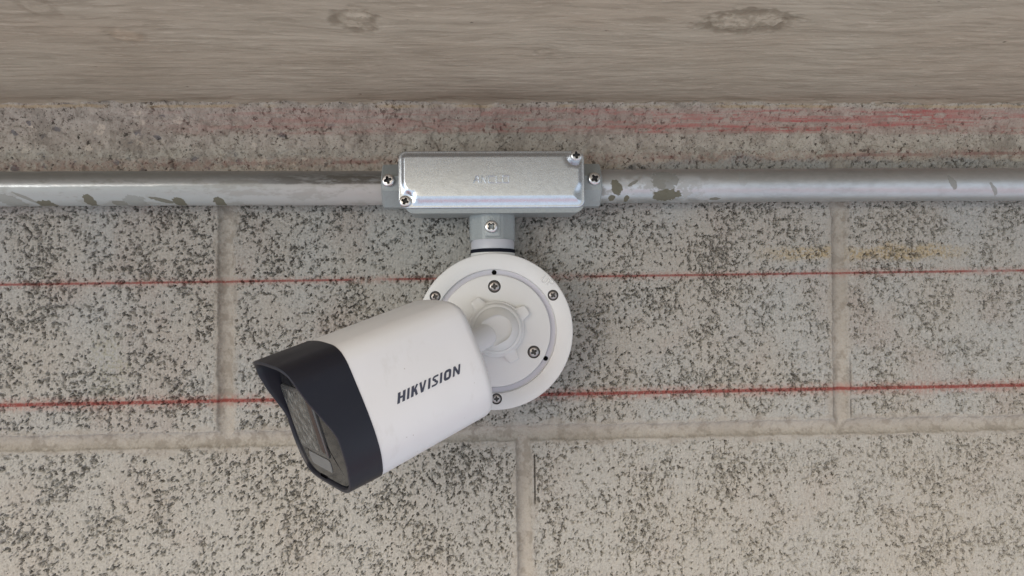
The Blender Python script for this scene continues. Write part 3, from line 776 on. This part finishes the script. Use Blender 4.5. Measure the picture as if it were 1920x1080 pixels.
for ch in word:
    w_ = Wd[ch]
    if ch == 'H': stroke([(e_, 0), (e_, 1)]); stroke([(w_-e_, 0), (w_-e_, 1)]); stroke([(sw, .5), (w_-sw, .5)], .19)
    elif ch == 'I': stroke([(w_/2, 0), (w_/2, 1)], .235)
    elif ch == 'K': stroke([(e_, 0), (e_, 1)]); stroke([(sw*.9, .42), (w_-e_, 1)], .2, .01); stroke([(sw*1.5, .56), (w_-e_*.8, 0)], .22, .02)
    elif ch == 'V': stroke([(e_, 1), (w_/2-.02, 0)], .22); stroke([(w_-e_, 1), (w_/2+.02, 0)], .2, .01)
    elif ch == 'N': stroke([(e_, 0), (e_, 1)], .2); stroke([(w_-e_, 0), (w_-e_, 1)], .2); stroke([(e_, .97), (w_-e_, .03)], .2, .01)
    elif ch == 'O': 
        ln = arc(.3, .3, .3-e_, .3-e_*.85, 180, 270, 5)+arc(w_-.3, .3, .3-e_, .3-e_*.85, 270, 360, 5)+arc(w_-.3, .7, .3-e_, .3-e_*.85, 0, 90, 5)+arc(.3, .7, .3-e_, .3-e_*.85, 90, 180, 5)
        ribbon(bm, [(a0+p[0], p[1]) for p in ln], sw*.95, txtP, 0, .06, closed=True)
    elif ch == 'S':
        q = .18
        stroke([(w_-.02, 1-q/2), (.30, 1-q/2)]+arc(.3, .745, .2, .165, 90, 270, 5)+arc(w_-.3, .255, .2, .165, 90, -90, 5)+[(.0, q/2)], q)
    a0 += w_+gp-(.12 if ch == 'K' else 0)
child('lettering', bm, m_ink, body, smooth=0)
# black front shell with hooded visor
TF = 17.5
def tf(u, hw):
    us = [-10, 28, 33, 38, 43, 48, 56, 62, 66.8]; ts = [0, 0, 1.2, 3.0, 4.8, 6.6, 8.7, 9.8, 10.9]
    b = float(np.interp(u, us, ts))
    if u > 62: b += 1.2*(1-(abs(hw)/26)**2) if abs(hw) < 26 else 0
    return b
zero = lambda u, hw: 0.0
rows = [section(.05, 2.5), section(.05, -.25)]
for k in range(1, 9): rows.append(section(TF*k/8, -.25, lambda u, hw, k=k: tf(u, hw)*(k/8)))
rows.append(section(TF+.25, .25, tf)); rows.append(section(TF+.2, 1.3, tf)); rows.append(section(TF-.4, 1.75, tf))
for k in range(1, 6): rows.append(section(TF-.4-k*.55, 1.9+.05*k, lambda u, hw, k=k: tf(u, hw)*(1-k/5)))
rows.append(section(TF-3.4, 6))
bm = bmesh.new(); loft(bm, rows, cap0=False, cap1=False)
child('front_shade', bm, m_black, sc, smooth=40)
# front panel
def front_loop(t, ins): return section(t, ins)
bm = bmesh.new(); loft(bm, [section(TF-6, 2.3), section(TF-1.6, 2.3), section(TF-1.0, 2.9), section(TF-.95, 6), section(TF-.95, 14)])
panel = child('front_panel', bm, m_glass, sc)
def fpoly(pts, t0, t1, bev=.5):
    """rounded quad given in (u, w) of the front plane, extruded along the axis"""
    L = []
    n = len(pts); rp = []
    for i in range(n):
        p = np.array(pts[i]); a = np.array(pts[i-1]); b = np.array(pts[(i+1) % n])
        da = (a-p)/np.linalg.norm(a-p); db = (b-p)/np.linalg.norm(b-p); r = 2.6
        for k in range(6):
            s = k/5; q0 = p+da*r*(1-s); q1 = p+db*r*s
            rp.append(q0*(1-s)+q1*s if False else ((1-s)**2)*(p+da*r)+2*s*(1-s)*p+s*s*(p+db*r))
    c = sum(rp)/len(rp)
    bm = bmesh.new()
    mk = lambda t, sc_: [L2W(t, *(c+(q-c)*sc_)) for q in rp]
    loft(bm, [mk(t0, 1), mk(t1-bev, 1), mk(t1, .96), mk(t1, .9)])
    return bm
def uw(px, py, t):
    d = np.array([(px-960)/F_PX, (540-py)/F_PX, 1.0]); o = RB.T@(-TB); v = RB.T@d; s = (t-o[0])/v[0]; q = o+s*v; return (float(q[1]), float(q[2]))
tw = TF+.1
blk = child('window_frame', fpoly([(48, -56.5), (48, -14), (12.5, -14), (13, -53)], TF-2, tw), m_frame, panel)
child('lens_window', fpoly([(46, -55), (46, -22.5), (14.8, -23), (15.2, -51.5)], tw-1, tw+.15, .1), m_irw, blk)
child('red_filter', fpoly([(46, -21), (46, -15.5), (14.8, -15.5), (15.2, -21)], tw-1, tw+.15, .1), m_red, blk)
child('light_window', fpoly([(11.2, -46.5), (11.2, -16), (4.0, -17), (4.2, -45.5)], TF-2, TF-.6, .1), m_led, panel)
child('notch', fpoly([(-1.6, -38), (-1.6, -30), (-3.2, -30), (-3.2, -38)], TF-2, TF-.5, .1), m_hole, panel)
# swivel mount: base plate, locking ring, ball, neck
pcx, pcz = W(928, 620, DY-1.5)
bm = bmesh.new(); lathe(bm, [(34.6, 39.7), (34.8, 42.4), (34.5, 43.0), (33.9, 43.3), (0.5, 43.4)], (pcx, 0, pcz), n=128)
base = child('base_plate', bm, m_plate, sc)
inner = [W(927, 537, -43.4), W(1001, 660, -43.4), W(856, 664, -43.4)]
cutters = []
for sx_, sz_ in inner:
    bm = bmesh.new(); lathe(bm, [(4.0, 41.6), (4.0, 46)], (sx_, 0, sz_), n=32); cutters.append(finish('c', bm, m_hole, loc=(dcx, DY, dcz)))
cut(base, cutters)
for i, (sx_, sz_) in enumerate(inner):
    bm = bmesh.new(); lathe(bm, [(3.97, 41.65), (3.97, 42.6), (3.6, 42.7)], (sx_, 0, sz_), n=32, cap0=False); child('screw_seat_shade', bm, m_recess, base)  # dark disc again stands in for shade round the screw
    screw('screw', (sx_, -41.4, sz_), 3.2, 2.2, (0, -1, 0), m_sst, base, rot=[.1, .5, 1][i])
RY = -43.4
rcx, rcz = W(931, 617, RY-6)
def ring_r(a, r0, r1):
    k = 0
    for c in (32, 126, -61, -151):
        d = (math.degrees(a)-c+180) % 360-180; k = max(k, sm(15, 7, abs(d)) if abs(d) > 7 else 1) if abs(d) < 15 else k
    return r0+(r1-r0)*k
def sm_(a, b, v): return sm(a, b, v)
def rloop(r0, r1, h, n=180):
    out_ = []
    for i in range(n):
        a = 2*math.pi*i/n; best = 0
        for c in (32, 126, -61, -151):
            d = abs((math.degrees(a)-c+180) % 360-180); best = max(best, 1-sm(6.5, 15.5, d))
        r = r0+(r1-r0)*best; out_.append((rcx+r*math.cos(a), RY-h, rcz+r*math.sin(a)))
    return out_
bm = bmesh.new()
loft(bm, [rloop(17.4, 22.8, 0), rloop(17.4, 22.8, 3.2), rloop(17.0, 22.3, 3.9), rloop(16.4, 21.6, 4.1), rloop(16.2, 17.5, 4.3), rloop(15.9, 15.9, 5.4), rloop(15.5, 15.5, 7.6), rloop(15.1, 15.1, 8.8), rloop(14.4, 14.4, 9.5), rloop(13.6, 13.6, 9.7), rloop(12, 12, 6)], cap1=True)
lock = child('locking_ring', bm, m_plate, sc, smooth=40)
# ball with a slot for the neck
BYc = RY-5.5; BR = 14.1; bc = Vector((rcx, BYc, rcz))
bm = bmesh.new(); bmesh.ops.create_uvsphere(bm, u_segments=96, v_segments=64, radius=BR)
for v in bm.verts: v.co = Vector((v.co.x, v.co.z, v.co.y))+bc
ball = child('ball', bm, m_plate, sc)
rear = L2W(-LB+1, 33, WC); nd = (rear-bc); ndir = nd.normalized()
# slot: stadium channel open towards the neck; flat floor faces the viewer
side = Vector((ndir.x, 0, ndir.z)).normalized(); perp = Vector((-side.z, 0, side.x))
sr_ = 8.3; cst = bc - side*(-1.5)
pts = []
for k in range(25):
    a = math.pi*k/24 - math.pi/2
    pts.append(bc + (-side)*(math.cos(a)*sr_) + side*(-0.6) + perp*(math.sin(a)*sr_))
pts += [bc+side*26+perp*sr_*1.0, bc+side*26-perp*sr_*1.0]
bm = bmesh.new(); loft(bm, [[(p.x, BYc-10.0, p.z) for p in pts], [(p.x, BYc-30, p.z) for p in pts]])
cc = finish('c', bm, m_hole, loc=(dcx, DY, dcz)); cut(ball, [cc])
bm = bmesh.new()
p2 = bc+Vector((0, -8.0, 0))+side*7.6
nd2 = (rear-p2); ax = nd2.normalized(); Ln = nd2.length
lathe(bm, [(6.2, -1.4), (7.0, -.4), (7.2, .8), (7.2, Ln-6), (9, Ln-2), (11, Ln+1)], p2, ax, n=64)
child('neck', bm, m_white, sc)
